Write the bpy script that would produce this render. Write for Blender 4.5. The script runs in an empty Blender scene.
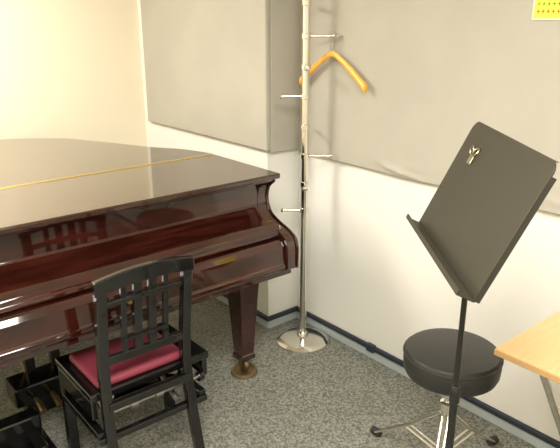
import bpy, math
from mathutils import Vector, Matrix
V=Vector
S=bpy.context.scene
S.view_settings.view_transform='Standard'
# ------------------------------------------------------------ materials
def mat(name,col,rough=.5,metal=0,noise=0,nscale=50,bump=0,bscale=200,coat=0,col2=None,stretch=None,spec=.5,emit=0,bdist=.004,crough=.03):
    m=bpy.data.materials.new(name);m.use_nodes=True;nt=m.node_tree;b=nt.nodes['Principled BSDF']
    b.inputs['Base Color'].default_value=(*col,1);b.inputs['Roughness'].default_value=rough;b.inputs['Metallic'].default_value=metal
    b.inputs['Coat Weight'].default_value=coat;b.inputs['Coat Roughness'].default_value=crough
    b.inputs['Specular IOR Level'].default_value=spec
    if emit:
        b.inputs['Emission Color'].default_value=(*col,1);b.inputs['Emission Strength'].default_value=emit
    tc=nt.nodes.new('ShaderNodeTexCoord');mp=nt.nodes.new('ShaderNodeMapping');nt.links.new(tc.outputs['Object'],mp.inputs['Vector'])
    if stretch: mp.inputs['Scale'].default_value=stretch
    if col2:
        n=nt.nodes.new('ShaderNodeTexNoise');n.inputs['Scale'].default_value=nscale;n.inputs['Detail'].default_value=4
        r=nt.nodes.new('ShaderNodeValToRGB');r.color_ramp.elements[0].position=.38;r.color_ramp.elements[1].position=.62
        r.color_ramp.elements[0].color=(*col,1);r.color_ramp.elements[1].color=(*col2,1)
        nt.links.new(mp.outputs['Vector'],n.inputs['Vector']);nt.links.new(n.outputs['Fac'],r.inputs['Fac']);nt.links.new(r.outputs['Color'],b.inputs['Base Color'])
    if bump:
        n2=nt.nodes.new('ShaderNodeTexNoise');n2.inputs['Scale'].default_value=bscale;n2.inputs['Detail'].default_value=3
        nt.links.new(tc.outputs['Object'],n2.inputs['Vector'])
        bp=nt.nodes.new('ShaderNodeBump');bp.inputs['Strength'].default_value=bump;bp.inputs['Distance'].default_value=bdist
        nt.links.new(n2.outputs['Fac'],bp.inputs['Height']);nt.links.new(bp.outputs['Normal'],b.inputs['Normal'])
    return m
M_wall=mat('wall_white_paint',(.84,.83,.78),.8,bump=.1,bscale=120)
M_cream=mat('wall_cream_paint',(.88,.81,.64),.8,bump=.1,bscale=120)
M_fab=mat('acoustic_fabric',(.45,.43,.37),.9,col2=(.475,.455,.39),nscale=4,bump=.4,bscale=500)
M_ceil=mat('ceiling_tile',(.8,.78,.72),.9,bump=.3,bscale=80)
M_carpet=mat('loop_carpet',(.135,.14,.118),1,col2=(.33,.333,.29),nscale=110,bump=.8,bscale=150,spec=.1)
M_base=mat('vinyl_baseboard',(.46,.52,.53),.6)
M_cable=mat('black_cable_trunking',(.025,.032,.048),.5)
M_maho=mat('mahogany_gloss',(.020,.0045,.0028),.08,coat=1,col2=(.046,.0095,.006),nscale=5,stretch=(1,8,8),crough=.02)
M_lid=mat('mahogany_lid',(.028,.011,.006),.08,coat=1,col2=(.038,.014,.008),nscale=5,stretch=(1,7,7),crough=.02)
M_blk=mat('black_lacquer',(.005,.005,.005),.16,coat=.5)
M_dark=mat('dark_underside',(.012,.008,.007),.6)
M_brass=mat('brass',(.95,.68,.22),.3,1)
M_obrass=mat('aged_brass',(.26,.19,.10),.45,.9)
M_chrome=mat('chrome',(.80,.77,.71),.16,1)
M_steel=mat('dull_steel',(.45,.44,.42),.35,1)
M_clip=mat('clip_dull_nickel',(.42,.39,.30),.35,1)
M_red=mat('plum_vinyl',(.25,.038,.065),.45,bump=.2,bscale=300)
M_vinyl=mat('black_vinyl',(.026,.026,.024),.42,bump=.3,bscale=260,bdist=.001)
M_stand=mat('stand_powdercoat',(.028,.025,.016),.45,bump=.15,bscale=500,bdist=.001)
M_pole=mat('stand_pole_black',(.014,.014,.013),.35)
M_table=mat('table_laminate',(.78,.50,.24),.35,col2=(.82,.54,.27),nscale=8,stretch=(1,10,1))
M_tedge=mat('table_edge',(.55,.34,.15),.5)
M_hang=mat('hanger_wood',(.84,.43,.06),.35,coat=.3,col2=(.90,.50,.08),nscale=10,stretch=(4,1,4))
M_yel=mat('poster_yellow',(.95,.90,.08),.5);M_wht=mat('poster_white',(.85,.90,.60),.5);M_rtx=mat('poster_red',(.75,.12,.03),.5);M_grn=mat('poster_green',(.12,.38,.06),.5)
M_lamp=mat('lamp_diffuser',(1,.94,.84),.5,emit=6)
M_lampf=mat('lamp_housing',(.8,.8,.78),.5)
M_rub=mat('rubber',(.03,.03,.03),.7)
# ------------------------------------------------------------ helpers
class G:
    def __init__(s,name,loc=(0,0,0)):
        s.e=bpy.data.objects.new(name,None);s.e.empty_display_size=.1;s.loc=V(loc);s.e.location=s.loc;S.collection.objects.link(s.e)
def mk(g,name,vs,fs,m,bevel=0,smooth=False,seg=2):
    me=bpy.data.meshes.new(name);o=bpy.data.objects.new(name,me);S.collection.objects.link(o)
    off=V((0,0,0))
    if g is not None: off=g.loc;o.parent=g.e
    else:
        off=sum((V(v) for v in vs),V((0,0,0)))/len(vs);o.location=off
    me.from_pydata([tuple(V(v)-off) for v in vs],[],fs)
    import bmesh
    bm=bmesh.new();bm.from_mesh(me);bmesh.ops.recalc_face_normals(bm,faces=bm.faces);bm.to_mesh(me);bm.free()
    for mm in (m if isinstance(m,(list,tuple)) else [m]): me.materials.append(mm)
    if smooth:
        for p in me.polygons:p.use_smooth=True
        me.set_sharp_from_angle(angle=math.radians(40))
    if bevel:
        b=o.modifiers.new('b','BEVEL');b.width=bevel;b.segments=seg;b.limit_method='ANGLE';b.angle_limit=math.radians(35)
    return o
def box(g,name,lo,hi,m,bevel=0,Mx=None,seg=2):
    vs=[V((x,y,z)) for x in (lo[0],hi[0]) for y in (lo[1],hi[1]) for z in (lo[2],hi[2])]
    if Mx: vs=[Mx@v for v in vs]
    return mk(g,name,vs,[(0,1,3,2),(4,6,7,5),(0,4,5,1),(2,3,7,6),(0,2,6,4),(1,5,7,3)],m,bevel,False,seg)
def prism(g,name,poly,axis,a,b,m,bevel=0,smooth=False,Mx=None,seg=2):
    def mkv(p,t):
        if axis=='z':return V((p[0],p[1],t))
        if axis=='x':return V((t,p[0],p[1]))
        return V((p[0],t,p[1]))
    n=len(poly);vs=[mkv(p,a) for p in poly]+[mkv(p,b) for p in poly]
    if Mx: vs=[Mx@v for v in vs]
    fs=[tuple(range(n)),tuple(range(2*n-1,n-1,-1))]+[(i,(i+1)%n,n+(i+1)%n,n+i) for i in range(n)]
    return mk(g,name,vs,fs,m,bevel,smooth,seg)
def tube(g,name,pts,r,m,n=14,closed=False):
    pts=[V(p) for p in pts];N=len(pts);rs=r if isinstance(r,(list,tuple)) else [r]*N
    vs=[];fs=[];up=None
    for i,p in enumerate(pts):
        if closed: t=pts[(i+1)%N]-pts[i-1]
        else: t=pts[min(i+1,N-1)]-pts[max(i-1,0)]
        t.normalize()
        if up is None: up=t.orthogonal().normalized()
        up=(up-t*up.dot(t)).normalized();s=t.cross(up)
        for k in range(n):
            a=2*math.pi*k/n;vs.append(p+(up*math.cos(a)+s*math.sin(a))*rs[i])
    for i in range(N if closed else N-1):
        j=(i+1)%N
        for k in range(n): fs.append((i*n+k,i*n+(k+1)%n,j*n+(k+1)%n,j*n+k))
    if not closed: fs+= [tuple(range(n)),tuple(range(N*n-1,(N-1)*n-1,-1))]
    return mk(g,name,vs,fs,m,0,True)
def lathe(g,name,c,prof,m,n=40,axis=(0,0,1)):
    ax=V(axis).normalized();u=ax.orthogonal().normalized();w=ax.cross(u);c=V(c);vs=[];fs=[]
    for r,z in prof:
        for k in range(n):
            a=2*math.pi*k/n;vs.append(c+ax*z+(u*math.cos(a)+w*math.sin(a))*max(r,.0002))
    P=len(prof)
    for i in range(P-1):
        for k in range(n): fs.append((i*n+k,i*n+(k+1)%n,(i+1)*n+(k+1)%n,(i+1)*n+k))
    fs+=[tuple(range(n)),tuple(range(P*n-1,(P-1)*n-1,-1))]
    return mk(g,name,vs,fs,m,0,True)
def catmull(P,k=8,closed=False):
    P=[V((*p,0)) if len(p)==2 else V(p) for p in P];out=[];N=len(P)
    rng=range(N if closed else N-1)
    for i in rng:
        if closed: p0,p1,p2,p3=P[i-1],P[i],P[(i+1)%N],P[(i+2)%N]
        else: p0,p1,p2,p3=P[max(i-1,0)],P[i],P[i+1],P[min(i+2,N-1)]
        for j in range(k):
            t=j/k;out.append(.5*((2*p1)+(p2-p0)*t+(2*p0-5*p1+4*p2-p3)*t*t+(3*p1-p0-3*p2+p3)*t**3))
    if not closed: out.append(P[-1])
    return out
def c2(P,k=8): return [(v.x,v.y) for v in catmull(P,k)]
# ------------------------------------------------------------ room
XB=2.14;YD=3.72;XA=1.93;YC=2.43;XL=-1.6;YF=-1.6;ZC=2.45
box(None,'floor',(XL-.1,YF-.1,-.1),(XB+.1,YD+.1,0),M_carpet)
box(None,'ceiling',(XL-.1,YF-.1,ZC),(XB+.1,YD+.1,ZC+.1),M_ceil)
box(None,'wall_right',(XB,YF-.1,0),(XB+.1,YD+.1,ZC),M_wall)
box(None,'wall_back',(XL-.1,YD,0),(XB,YD+.1,ZC),M_cream)
box(None,'wall_left',(XL-.1,YF,0),(XL,YD,ZC),M_cream)
box(None,'wall_front',(XL-.1,YF-.1,0),(XB,YF,ZC),M_wall)
box(None,'wall_pillar',(XA,YC,0),(XB,YD,ZC),M_wall)
# fabric acoustic panels
def panel(name,lo,hi):
    return box(None,name,lo,hi,M_fab,.008)
def wrinkled_panel(name,y0,y1,z0,z1,xf,xk):
    ys=[y0+(y1-y0)*i/160 for i in range(161)];zs=[z0+(z1-z0)*(j/48)**1.6 for j in range(49)]
    def disp(y,z):
        d=0
        for (a,b,L_,s,amp,sl) in ((1.72,1.000,.10,.010,.010,.12),(1.66,1.028,.07,.008,.006,-.10),(1.80,1.018,.06,.008,.005,.3),(1.0,1.02,.12,.012,.005,.1)):
            q=z-(b+(y-a)*sl);d+=amp*math.exp(-((y-a)/L_)**2-(q/s)**2)
        d+=.0008*math.sin(y*9+z*3)*math.sin(z*5+1)
        return d
    vs=[];fs=[];ny=len(ys);nz=len(zs)
    for j,z in enumerate(zs):
        for i,y in enumerate(ys):
            sag=-.004*math.exp(-((y-1.72)/.12)**2) if j==0 else 0
            e=.004 if (j==0 or j==nz-1 or i==0 or i==ny-1) else 0
            vs.append(V((xf-disp(y,z)+e,y,z+sag)))
    for j in range(nz-1):
        for i in range(ny-1): fs.append((j*ny+i,j*ny+i+1,(j+1)*ny+i+1,(j+1)*ny+i))
    loop=[i for i in range(ny)]+[j*ny+ny-1 for j in range(1,nz)]+[(nz-1)*ny+i for i in range(ny-2,-1,-1)]+[j*ny for j in range(nz-2,0,-1)]
    b0=len(vs)
    for k in loop: vs.append(V((xk,vs[k].y,vs[k].z)))
    n=len(loop)
    for k in range(n): fs.append((loop[k],loop[(k+1)%n],b0+(k+1)%n,b0+k))
    fs.append(tuple(range(b0,b0+n)))
    return mk(None,name,vs,fs,M_fab,0,True)
wrinkled_panel('acoustic_panel',YF+.01,YC-.031,.98,ZC-.05,XB-.03,XB-.001)
panel('acoustic_panel.001',(XA-.03,YC-.03,1.01),(XA-.001,YD-.09,ZC-.05))
panel('acoustic_panel.002',(XA,YC-.03,.995),(XB-.001,YC-.001,ZC-.05))
# skirting
h=.050
box(None,'baseboard_right',(XB-.008,YF,0),(XB,YC,h),M_base,.002)
box(None,'baseboard_pillar_side',(XA-.008,YC-.008,0),(XA,YD,h),M_base,.002)
box(None,'baseboard_pillar_front',(XA,YC-.008,0),(XB-.008,YC,h),M_base,.002)
box(None,'baseboard_back',(XL,YD-.008,0),(XA-.008,YD,h),M_base,.002)
box(None,'baseboard_left',(XL,YF,0),(XL+.008,YD-.008,h),M_base,.002)
g=G('cable_trunking',(XB,1.5,h))
box(g,'run_right',(XB-.020,YF,h),(XB,YC,h+.025),M_cable,.005)
box(g,'run_pillar_front',(XA-.020,YC-.020,h),(XB-.019,YC,h+.025),M_cable,.005)
box(g,'run_pillar_side',(XA-.020,YC-.019,h),(XA,YD,h+.025),M_cable,.005)
box(g,'joint_clip',(XB-.025,1.82,h-.008),(XB,1.87,h+.031),M_cable,.004)
# ------------------------------------------------------------ ceiling lamps
def lamp(name,x,y,sx,sy,e,col=(1,.92,.80)):
    g=G(name,(x,y,ZC))
    box(g,'housing',(x-sx/2-.03,y-sy/2-.03,ZC-.04),(x+sx/2+.03,y+sy/2+.03,ZC),M_lampf,.005)
    box(g,'diffuser',(x-sx/2,y-sy/2,ZC-.055),(x+sx/2,y+sy/2,ZC-.038),M_lamp,.004)
    l=bpy.data.lights.new(name+'_light','AREA');l.shape='RECTANGLE';l.size=sx;l.size_y=sy;l.energy=e;l.color=col
    o=bpy.data.objects.new(name+'_light',l);S.collection.objects.link(o);o.parent=g.e;o.location=(0,0,-.06)
lamp('ceiling_lamp',.0,2.9,1.2,.6,66)
lamp('ceiling_lamp',.30,.35,1.4,.9,78,(1,.96,.89))
# ------------------------------------------------------------ grand piano
g=G('grand_piano',(.87,2.7,0))
xr=1.65;xl=.10;yf=2.03
side=c2([(xr,2.55),(1.60,2.72),(1.50,2.88),(1.42,3.05),(1.35,3.20),(1.24,3.38),(1.04,3.54),(.8,3.62),(.5,3.64),(.27,3.57),(.14,3.40),(xl,3.15)],6)
rim=[(xr,yf+.05)]+side+[(xl,yf+.05)]
prism(g,'rim_case',rim,'z',.66,.975,M_maho,.006)
inner=[(x*.94+.87*.06,y*.94+2.7*.06) for x,y in rim]
prism(g,'underside_soundboard',inner,'z',.63,.665,M_dark)
for i,(a,b) in enumerate([((.35,2.2),(.8,3.4)),((.9,2.2),(.8,3.4)),((1.4,2.2),(.8,3.4))]):
    tube(g,'brace_%d'%i,[(a[0],a[1],.60),(b[0],b[1],.60)],.035,M_dark,8)
# lid : flap + main, with brass continuous hinge
yh=2.52;o_=.022
lo=[(x+ (o_ if x>.87 else -o_),y+(o_ if y>3.3 else 0)) for x,y in side]
lo=[p for p in lo if p[1]>yh+.01]
prism(g,'lid_main',[(xr+o_,yh+.004)]+lo+[(xl-o_,yh+.004)],'z',.984,1.008,M_lid,.004)
prism(g,'lid_front_flap',[(xr+o_,yh-.004),(xr+o_,2.012),(xl-o_,2.012),(xl-o_,yh-.004)],'z',.984,1.008,M_lid,.007,seg=4)
box(g,'lid_hinge',(xl,yh-.007,1.0),(xr+o_-.01,yh+.007,1.0105),M_brass,.002)
prism(g,'lid_under_moulding',[(xr+.008,yh),(xr+.008,2.03),(xl-.008,2.03),(xl-.008,yh)],'z',.972,.985,M_maho,.003)
# cheeks
ck=c2([(2.03,.975),(2.065,.945),(2.078,.90),(2.07,.855),(2.04,.82),(1.985,.795),(1.925,.775),(1.885,.75),(1.872,.71)],5)
ckp=ck+[(1.872,.625),(1.885,.612),(2.35,.612),(2.35,.975)]
prism(g,'cheek_treble',ckp,'x',xr-.055,xr,M_maho,.006)
prism(g,'cheek_bass',ckp,'x',xl,xl+.055,M_maho,.006)
ck2=[(y-.004,z) for y,z in ck]
tube(g,'cheek_bead_treble',[(xr-.004,y,z) for y,z in ck2]+[(xr-.004,1.87,.62)],.006,M_maho,8)
# closed fallboard
fb=c2([(2.09,.965),(2.088,.90),(2.075,.862),(2.03,.832),(1.975,.812),(1.945,.792),(1.935,.768),(1.945,.752)],5)
prism(g,'fallboard',fb+[(2.2,.752),(2.2,.965)],'x',xl+.056,xr-.056,M_maho,.003,True)
tube(g,'fallboard_nosing',[(xl+.057,1.944,.764),(xr-.057,1.944,.764)],.015,M_maho,20)
ks=[(1.915,.748),(1.905,.742),(1.892,.725),(1.888,.645),(1.882,.638),(1.880,.624),(1.89,.612),(2.2,.612),(2.2,.748)]
prism(g,'key_slip',ks,'x',xl+.055,xr-.055,M_maho,.006,seg=3)
box(g,'key_bed',(xl+.01,1.90,.585),(xr-.01,2.36,.613),M_maho,.004)
box(g,'stretcher_rail',(xl+.05,2.085,.955),(xr-.05,2.12,.972),M_maho,.002)
lathe(g,'fallboard_lock',(.87,1.887,.69),[(.0,0),(.012,0),(.012,.004),(0,.005)],M_brass,16,(0,-1,0))
# legs
def pleg(nm,x,y,zt):
    def sq(w,z): return [V((x+sx*w,y+sy*w,z)) for sx,sy in ((-1,-1),(1,-1),(1,1),(-1,1))]
    secs=[(.066,zt),(.066,zt-.075),(.052,zt-.085),(.058,zt-.10),(.054,zt-.14),(.036,.13),(.034,.115),(.040,.11),(.040,.085),(.030,.082)]
    vs=[];fs=[]
    for w,z in secs: vs+=sq(w,z)
    for i in range(len(secs)-1):
        for k in range(4): fs.append((i*4+k,i*4+(k+1)%4,i*4+4+(k+1)%4,i*4+4+k))
    fs+=[(0,1,2,3),tuple(range(len(vs)-4,len(vs)))]
    mk(g,nm,vs,fs,M_maho,.004)
    lathe(g,nm+'_caster_wheel',(x-.012,y,.045),[(.012,0),(.030,.001),(.033,.006),(.033,.018),(.030,.023),(.012,.024)],M_obrass,24,(1,0,0))
    tube(g,nm+'_caster_fork',[(x-.022,y,.045),(x-.022,y,.085),(x+.022,y,.085),(x+.022,y,.045)],.006,M_obrass,8)
    lathe(g,nm+'_caster_cup',(x,y,0),[(.062,0),(.066,.006),(.062,.018),(.050,.022),(.044,.014),(.0,.012)],M_obrass,36)
pleg('leg_treble',1.555,2.15,.59);pleg('leg_bass',.20,2.15,.59);pleg('leg_tail',.75,3.36,.64)
# pedal lyre
lx,ly=.72,2.50
box(g,'lyre_head',(lx-.13,ly-.05,.54),(lx+.13,ly+.05,.60),M_blk,.006)
box(g,'lyre_post_l',(lx-.075,ly-.02,.17),(lx-.035,ly+.02,.54),M_blk,.006)
box(g,'lyre_post_r',(lx+.035,ly-.02,.17),(lx+.075,ly+.02,.54),M_blk,.006)
box(g,'lyre_box',(lx-.15,ly-.075,.075),(lx+.15,ly+.06,.17),M_blk,.01)
box(g,'lyre_foot',(lx-.10,ly-.05,.0),(lx+.10,ly+.04,.075),M_blk,.01)
for i,dx in enumerate((-.07,0,.07)):
    tube(g,'pedal_%d'%i,[(lx+dx,ly-.05,.10),(lx+dx,ly-.12,.10),(lx+dx,ly-.17,.085)],[.008,.012,.014],M_obrass,10)
tube(g,'lyre_stay_l',[(lx-.06,ly+.03,.15),(lx-.10,ly+.35,.62)],.008,M_obrass,8)
tube(g,'lyre_stay_r',[(lx+.06,ly+.03,.15),(lx+.10,ly+.35,.62)],.008,M_obrass,8)
# pedal extender box used by children
g=G('pedal_extender',(.50,2.22,0))
box(g,'base',(.37,2.13,0),(.63,2.31,.03),M_blk,.006)
box(g,'body',(.39,2.23,.03),(.61,2.30,.15),M_blk,.01)
for i,x in enumerate((.43,.50,.57)):
    box(g,'pad_%d'%i,(x-.022,2.12,.06),(x+.022,2.235,.075),M_blk,.005)
    tube(g,'pad_stem_%d'%i,[(x,2.15,.03),(x,2.15,.062)],.006,M_steel,8)
# ------------------------------------------------------------ piano chair
g=G('piano_chair',(.87,1.9,0))
xa,xb=.70,1.015;yb=1.765
def post(nm,x,sp):
    pts=catmull([(x+sp,1.70,.0),(x+sp*.6,1.745,.22),(x,yb+.005,.42),(x,yb,.58),(x,1.735,.80),(x,1.73,.865)],5)
    vs=[];fs=[]
    for i,p in enumerate(pts):
        w=.018;d=.017
        for sx,sy in ((-1,-1),(1,-1),(1,1),(-1,1)): vs.append(V((p.x+sx*w,p.y+sy*d,p.z)))
    for i in range(len(pts)-1):
        for k in range(4): fs.append((i*4+k,i*4+(k+1)%4,i*4+4+(k+1)%4,i*4+4+k))
    fs+=[(0,1,2,3),tuple(range(len(vs)-4,len(vs)))]
    mk(g,nm,vs,fs,M_blk,.006)
post('back_post_left',xa,-.01);post('back_post_right',xb,.01)
def rail(nm,x0,x1,y,z0,z1,arch=0,th=.011,bow=.0,arch0=None):
    n=18;vs=[];fs=[]
    if arch0 is None: arch0=arch*.4
    for i in range(n+1):
        t=i/n;x=x0+(x1-x0)*t;q=4*t*(1-t)
        for dy,z in ((-th,z0+arch0*q),(th,z0+arch0*q),(th,z1+arch*q),(-th,z1+arch*q)): vs.append(V((x,y+dy-bow*q,z)))
    for i in range(n):
        for k in range(4): fs.append((i*4+k,i*4+(k+1)%4,i*4+4+(k+1)%4,i*4+4+k))
    fs+=[(0,1,2,3),tuple(range(len(vs)-4,len(vs)))]
    mk(g,nm,vs,fs,M_blk,.004)
rail('crest_rail',xa-.024,xb+.024,1.728,.818,.868,.024,.013,.012,.020)
rail('upper_rail',xa,xb,1.742,.762,.782,.008,.009,.006,.008)
rail('lower_rail',xa,xb,1.765,.545,.577,.0)
for i,x in enumerate((-.078,-.027,.027,.078)):
    x+=(xa+xb)/2
    ww=.010 if abs(i-1.5)>1 else .015
    prism(g,'slat_%d'%i,[(1.772,.56),(1.768,.64),(1.742,.84),(1.728,.84),(1.752,.64),(1.756,.56)],'x',x-ww,x+ww,M_blk,.002)
xm=(xa+xb)/2
box(g,'slat_bridge_low',(xm-.085,1.748,.618),(xm+.085,1.764,.630),M_blk,.002)
# seat, frame, legs
box(g,'seat_frame',(.655,1.79,.405),(1.13,2.12,.435),M_blk,.006)
so=box(g,'seat_cushion',(.685,1.80,.435),(1.03,2.06,.472),M_red,.018);so.modifiers['b'].segments=4
box(g,'rear_apron',(xa,1.745,.375),(xb,1.77,.405),M_blk,.004)
for nm,x in (('front_leg_left',.677),('front_leg_right',1.107)):
    box(g,nm,(x-.019,2.07,0),(x+.019,2.108,.405),M_blk,.004)
for nm,x in (('side_apron_left',.658),('side_apron_right',1.105)):
    box(g,nm,(x,1.80,.33),(x+.02,2.08,.405),M_blk,.004)
box(g,'lower_frame_left',(xa-.045,1.76,.27),(xa-.015,2.10,.30),M_blk,.004)
box(g,'lower_frame_right',(xb+.045,1.76,.27),(xb+.075,2.10,.30),M_blk,.004)
box(g,'lower_frame_rear',(xa-.045,1.75,.255),(xb+.075,1.775,.28),M_blk,.004)
box(g,'lower_frame_front',(xa-.045,2.08,.27),(xb+.075,2.10,.30),M_blk,.004)
for s,x in (('l',xa+.03),('r',xb-.03)):
    tube(g,'scissor_a_'+s,[(x,1.80,.28),(x,2.05,.40)],.011,M_steel,8)
    tube(g,'scissor_b_'+s,[(x,2.05,.28),(x,1.80,.40)],.011,M_steel,8)
tube(g,'adjuster_screw',[(xa+.02,1.81,.33),(xb+.07,1.81,.33)],.008,M_steel,12)
for i in range(2):
    x=xa+.10+i*.10
    lathe(g,'adjuster_collar_%d'%i,(x,1.81,.33),[(.008,0),(.016,.002),(.016,.03),(.008,.032)],M_steel,16,(1,0,0))
lathe(g,'adjuster_knob',(xb+.07,1.81,.33),[(.0,0),(.018,0),(.021,.01),(.018,.024),(0,.026)],M_blk,20,(1,0,0))
box(g,'lift_plate',(xa+.02,1.90,.305),(xb+.03,1.98,.315),M_blk,.003)
# ------------------------------------------------------------ coat rack
rx,ry=1.98,2.20
g=G('coat_rack',(rx,ry,0))
lathe(g,'base',(rx,ry,0),[(.138,0),(.141,.004),(.139,.012),(.118,.024),(.105,.027),(.06,.031),(.03,.037),(.026,.055),(.022,.06)],M_chrome,64)
tube(g,'pole',[(rx,ry,.03),(rx,ry,1.80)],.018,M_chrome,24)
lathe(g,'finial',(rx,ry,1.80),[(.018,0),(.022,.004),(.022,.02),(.012,.03),(0,.033)],M_chrome,24)
cr=V((.77,-.638,0));cf=V((.638,.77,0))
def peg(i,z,d,L=.115):
    d=d.normalized();c=V((rx,ry,z))
    lathe(g,'collar_%d'%i,(rx,ry,z-.013),[(.018,0),(.0225,.002),(.0225,.024),(.018,.026)],M_chrome,24)
    tube(g,'peg_%d'%i,[c+d*.015,c+d*(L*.55),c+d*(L-.005)],.0068,M_chrome,12)
    lathe(g,'peg_tip_%d'%i,c+d*(L-.012),[(0,0),(.011,.001),(.013,.005),(.011,.012),(0,.014)],M_chrome,16,d)
peg(0,1.567,cr,.145);peg(1,1.295,-cr,.12);peg(2,1.01,cr,.135);peg(3,.735,-cr,.115)
peg(4,1.43,-cf,.10);peg(5,1.15,cf,.10);peg(6,.87,-cf,.10);peg(7,1.71,cf,.10)
# ------------------------------------------------------------ clothes hanger
hp=V((rx,ry,1.567))+cr*.120
g=G('clothes_hanger',hp)
hd=V((-.0,-1,0)).normalized()
hook=[hp+hd*(.020*math.sin(a))+V((0,0,-.008+.020*math.cos(a))) for a in [math.radians(t) for t in range(-100,181,20)]]
e=hook[-1]
tube(g,'hook',hook+[e+V((0,0,-.01)),e+V((0,0,-.035)),e+V((0,0,-.06))],.0026,M_steel,8)
apex=e+V((0,0,-.055))
prof=catmull([(-.218,-.136),(-.19,-.116),(-.13,-.070),(-.065,-.026),(-.025,-.003),(.0,.004),(.025,-.003),(.065,-.026),(.13,-.070),(.19,-.116),(.218,-.136)],5)
vs=[];fs=[];nn=len(prof)
for i,p in enumerate(prof):
    s=abs(p.x)/.218;hh=.013+.009*s;ww=.007+.008*s*s
    if i in(0,nn-1): hh*=.6;ww*=.6
    c=apex+hd*p.x+V((0,0,p.y))
    sd=hd.cross(V((0,0,1)))
    for k in range(12):
        a=2*math.pi*k/12;vs.append(c+sd*(ww*math.cos(a))+V((0,0,hh*math.sin(a))))
for i in range(nn-1):
    for k in range(12): fs.append((i*12+k,i*12+(k+1)%12,i*12+12+(k+1)%12,i*12+12+k))
fs+=[tuple(range(12)),tuple(range(nn*12-1,nn*12-13,-1))]
mk(g,'shoulder_arms',vs,fs,M_hang,0,True)
# ------------------------------------------------------------ music stand
al=math.radians(25)
near=V((1.061,.646,1.087));far=V((1.394,1.052,1.087))
u=(near-far).normalized();r=V((-u.y,u.x,0)).normalized()
if r.dot(cr)<0:r=-r
w=(V((0,0,1))*math.cos(al)+r*math.sin(al)).normalized();n=(-r*math.cos(al)+V((0,0,1))*math.sin(al)).normalized()
c=(near+far)/2;Mx=Matrix(((u.x,w.x,n.x,c.x),(u.y,w.y,n.y,c.y),(u.z,w.z,n.z,c.z),(0,0,0,1)))
hz=(Mx@V((.0,.12,-.04)))-r*.020
px,py=hz.x,hz.y
g=G('music_stand',(px,py,0))
W=.263;Hh=.325;rc=.03
def arc(cx,cy,a0,a1,rr=rc): return [(cx+rr*math.cos(math.radians(a0+(a1-a0)*i/6)),cy+rr*math.sin(math.radians(a0+(a1-a0)*i/6))) for i in range(7)]
pl=[(-W,0),(W,0)]+arc(W-rc,Hh-rc,0,90)+arc(-W+rc,Hh-rc,90,180)
prism(g,'desk_plate',pl,'z',-.002,.002,M_stand,.001,Mx=Mx)
box(g,'desk_ledge',(-W,-.003,-.002),(W,.001,.042),M_stand,.001,Mx=Mx)
box(g,'desk_ledge_lip',(-W,-.003,.040),(W,.010,.043),M_stand,.001,Mx=Mx)
box(g,'desk_side_flange_l',(-W,0,-.012),(-W+.002,Hh-rc,0),M_stand,0,Mx=Mx)
box(g,'desk_side_flange_r',(W-.002,0,-.012),(W,Hh-rc,0),M_stand,0,Mx=Mx)
box(g,'desk_top_flange',(-W+rc,Hh-.002,-.012),(W-rc,Hh,0),M_stand,0,Mx=Mx)
box(g,'tilt_bracket',(-.03,.05,-.045),(.03,.19,-.002),M_pole,.004,Mx=Mx)
tube(g,'upper_pole',[(px,py,hz.z),(px,py,.72)],.0075,M_pole)
lathe(g,'height_clutch',(px,py,.66),[(.011,0),(.014,.004),(.014,.05),(.010,.056)],M_pole,20)
tube(g,'lower_pole',[(px,py,.70),(px,py,.12)],.0105,M_pole)
for i in range(3):
    a=math.radians(20+120*i);d=V((math.cos(a),math.sin(a),0))
    b0=V((px,py,0))
    tube(g,'leg_%d'%i,catmull([b0+V((0,0,.16)),b0+d*.04+V((0,0,.14)),b0+d*.15+V((0,0,.05)),b0+d*.24+V((0,0,.012))],5),.010,M_pole,10)
    lathe(g,'leg_foot_%d'%i,b0+d*.24,[(.012,0),(.014,.003),(.012,.02),(0,.024)],M_rub,14)
# spring clip on desk
def L(p): return Mx@V(p)
def ring(nm,cx,cy,z,rr,tilt):
    pts=[]
    for i in range(20):
        a=2*math.pi*i/20;pts.append(L((cx+rr*math.cos(a),cy+rr*math.sin(a)*math.cos(tilt),z+rr*math.sin(a)*math.sin(tilt))))
    tube(g,nm,pts,.0022,M_clip,8,True)
ring('clip_ring_a',-.160,.252,.008,.012,.3);ring('clip_ring_b',-.132,.254,.008,.012,-.3)
box(g,'clip_body',(-.160,.218,.002),(-.132,.242,.007),M_clip,.002,Mx=Mx)
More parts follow.
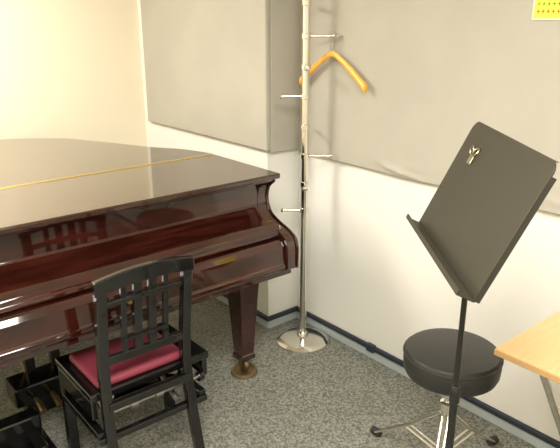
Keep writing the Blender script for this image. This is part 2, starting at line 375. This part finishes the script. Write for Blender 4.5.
# ------------------------------------------------------------ drum stool
sx,sy=1.68,1.085
g=G('drum_stool',(sx,sy,0))
lathe(g,'seat_cushion',(sx,sy,.462),[(.135,0),(.158,.004),(.165,.02),(.167,.05),(.166,.078),(.157,.090),(.120,.096),(0,.098)],M_vinyl,64)
tube(g,'seat_piping',[(sx+.166*math.cos(a),sy+.166*math.sin(a),.538) for a in [2*math.pi*i/48 for i in range(48)]],.004,M_vinyl,8,True)
lathe(g,'seat_plate',(sx,sy,.452),[(.06,0),(.10,.004),(.10,.010)],M_steel,30)
tube(g,'post',[(sx,sy,.12),(sx,sy,.455)],.0125,M_chrome)
tube(g,'sleeve',[(sx,sy,.10),(sx,sy,.34)],.017,M_chrome)
lathe(g,'collar',(sx,sy,.31),[(.018,0),(.026,.003),(.026,.03),(.018,.033)],M_chrome,24)
for i,a in enumerate((88,-2,208)):
    a=math.radians(a);d=V((math.cos(a),math.sin(a),0));b0=V((sx,sy,0));s=V((-d.y,d.x,0))*.011
    for j,q in enumerate((s,-s)):
        tube(g,'leg_%d_%d'%(i,j),[b0+d*.02+q+V((0,0,.29)),b0+d*.15+q+V((0,0,.16)),b0+d*.325+q+V((0,0,.022))],.0055,M_chrome,10)
        tube(g,'brace_%d_%d'%(i,j),[b0+d*.02+q+V((0,0,.12)),b0+d*.17+q+V((0,0,.14))],.005,M_chrome,10)
    tube(g,'foot_%d'%i,[b0+d*.31+V((0,0,.02)),b0+d*.35+V((0,0,.0165))],.0165,M_rub,12)
# ------------------------------------------------------------ folding table
g=G('folding_table',(1.84,.2,0))
tx0,tx1,ty0,ty1=1.565,2.10,-.35,.865
box(g,'top',(tx0,ty0,.672),(tx1,ty1,.70),[M_table],.004)
box(g,'edge_band',(tx0-.002,ty0-.002,.674),(tx1+.002,ty1+.002,.694),M_tedge,.002)
for k,yy in (('a',.74),('b',-.22)):
    tube(g,'leg_x1_'+k,[(1.62,yy,.66),(2.05,yy-.0,.02)],.0125,M_chrome,14)
    tube(g,'leg_x2_'+k,[(2.05,yy-.03,.66),(1.62,yy-.03,.02)],.0125,M_chrome,14)
    tube(g,'foot_bar_a_'+k,[(1.60,yy-.03,.013),(1.64,yy-.03,.013)],.013,M_rub,12)
    tube(g,'foot_bar_b_'+k,[(2.03,yy,.013),(2.07,yy,.013)],.013,M_rub,12)
tube(g,'rail_left',[(1.62,-.25,.655),(1.62,.77,.655)],.011,M_chrome,12)
tube(g,'rail_right',[(2.05,-.25,.655),(2.05,.77,.655)],.011,M_chrome,12)
# ------------------------------------------------------------ poster
g=G('wall_poster',(XB-.034,1.08,1.8))
xp=XB-.0330
box(g,'sheet',(xp-.0015,.93,1.64),(xp,1.18,1.95),M_wht)
box(g,'yellow_band',(xp-.0020,.935,1.645),(xp-.0015,1.175,1.80),M_yel)
for rI,(zz,mm) in enumerate(((1.735,M_rtx),(1.712,M_rtx),(1.690,M_grn),(1.666,M_rtx))):
    for i in range(12):
        y=1.165-i*.018
        box(g,'glyph_%d_%d'%(rI,i),(xp-.0030,y-.011,zz),(xp-.0020,y,zz+.003),mm)
        box(g,'glyph_s%d_%d'%(rI,i),(xp-.0030,y-.007,zz-.006),(xp-.0020,y-.004,zz+.008),mm)
# ------------------------------------------------------------ camera
f,th,yaw=620,.3225,.692
cd=bpy.data.cameras.new('camera');cd.sensor_width=36;cd.lens=f/560*36;cd.clip_start=.02
co=bpy.data.objects.new('camera',cd);S.collection.objects.link(co);co.location=(0,0,1.65);co.rotation_euler=(math.pi/2-th,0,-yaw)
S.camera=co
wd=bpy.data.worlds.new('world');wd.use_nodes=True;wd.node_tree.nodes['Background'].inputs[0].default_value=(.05,.05,.05,1);S.world=wd
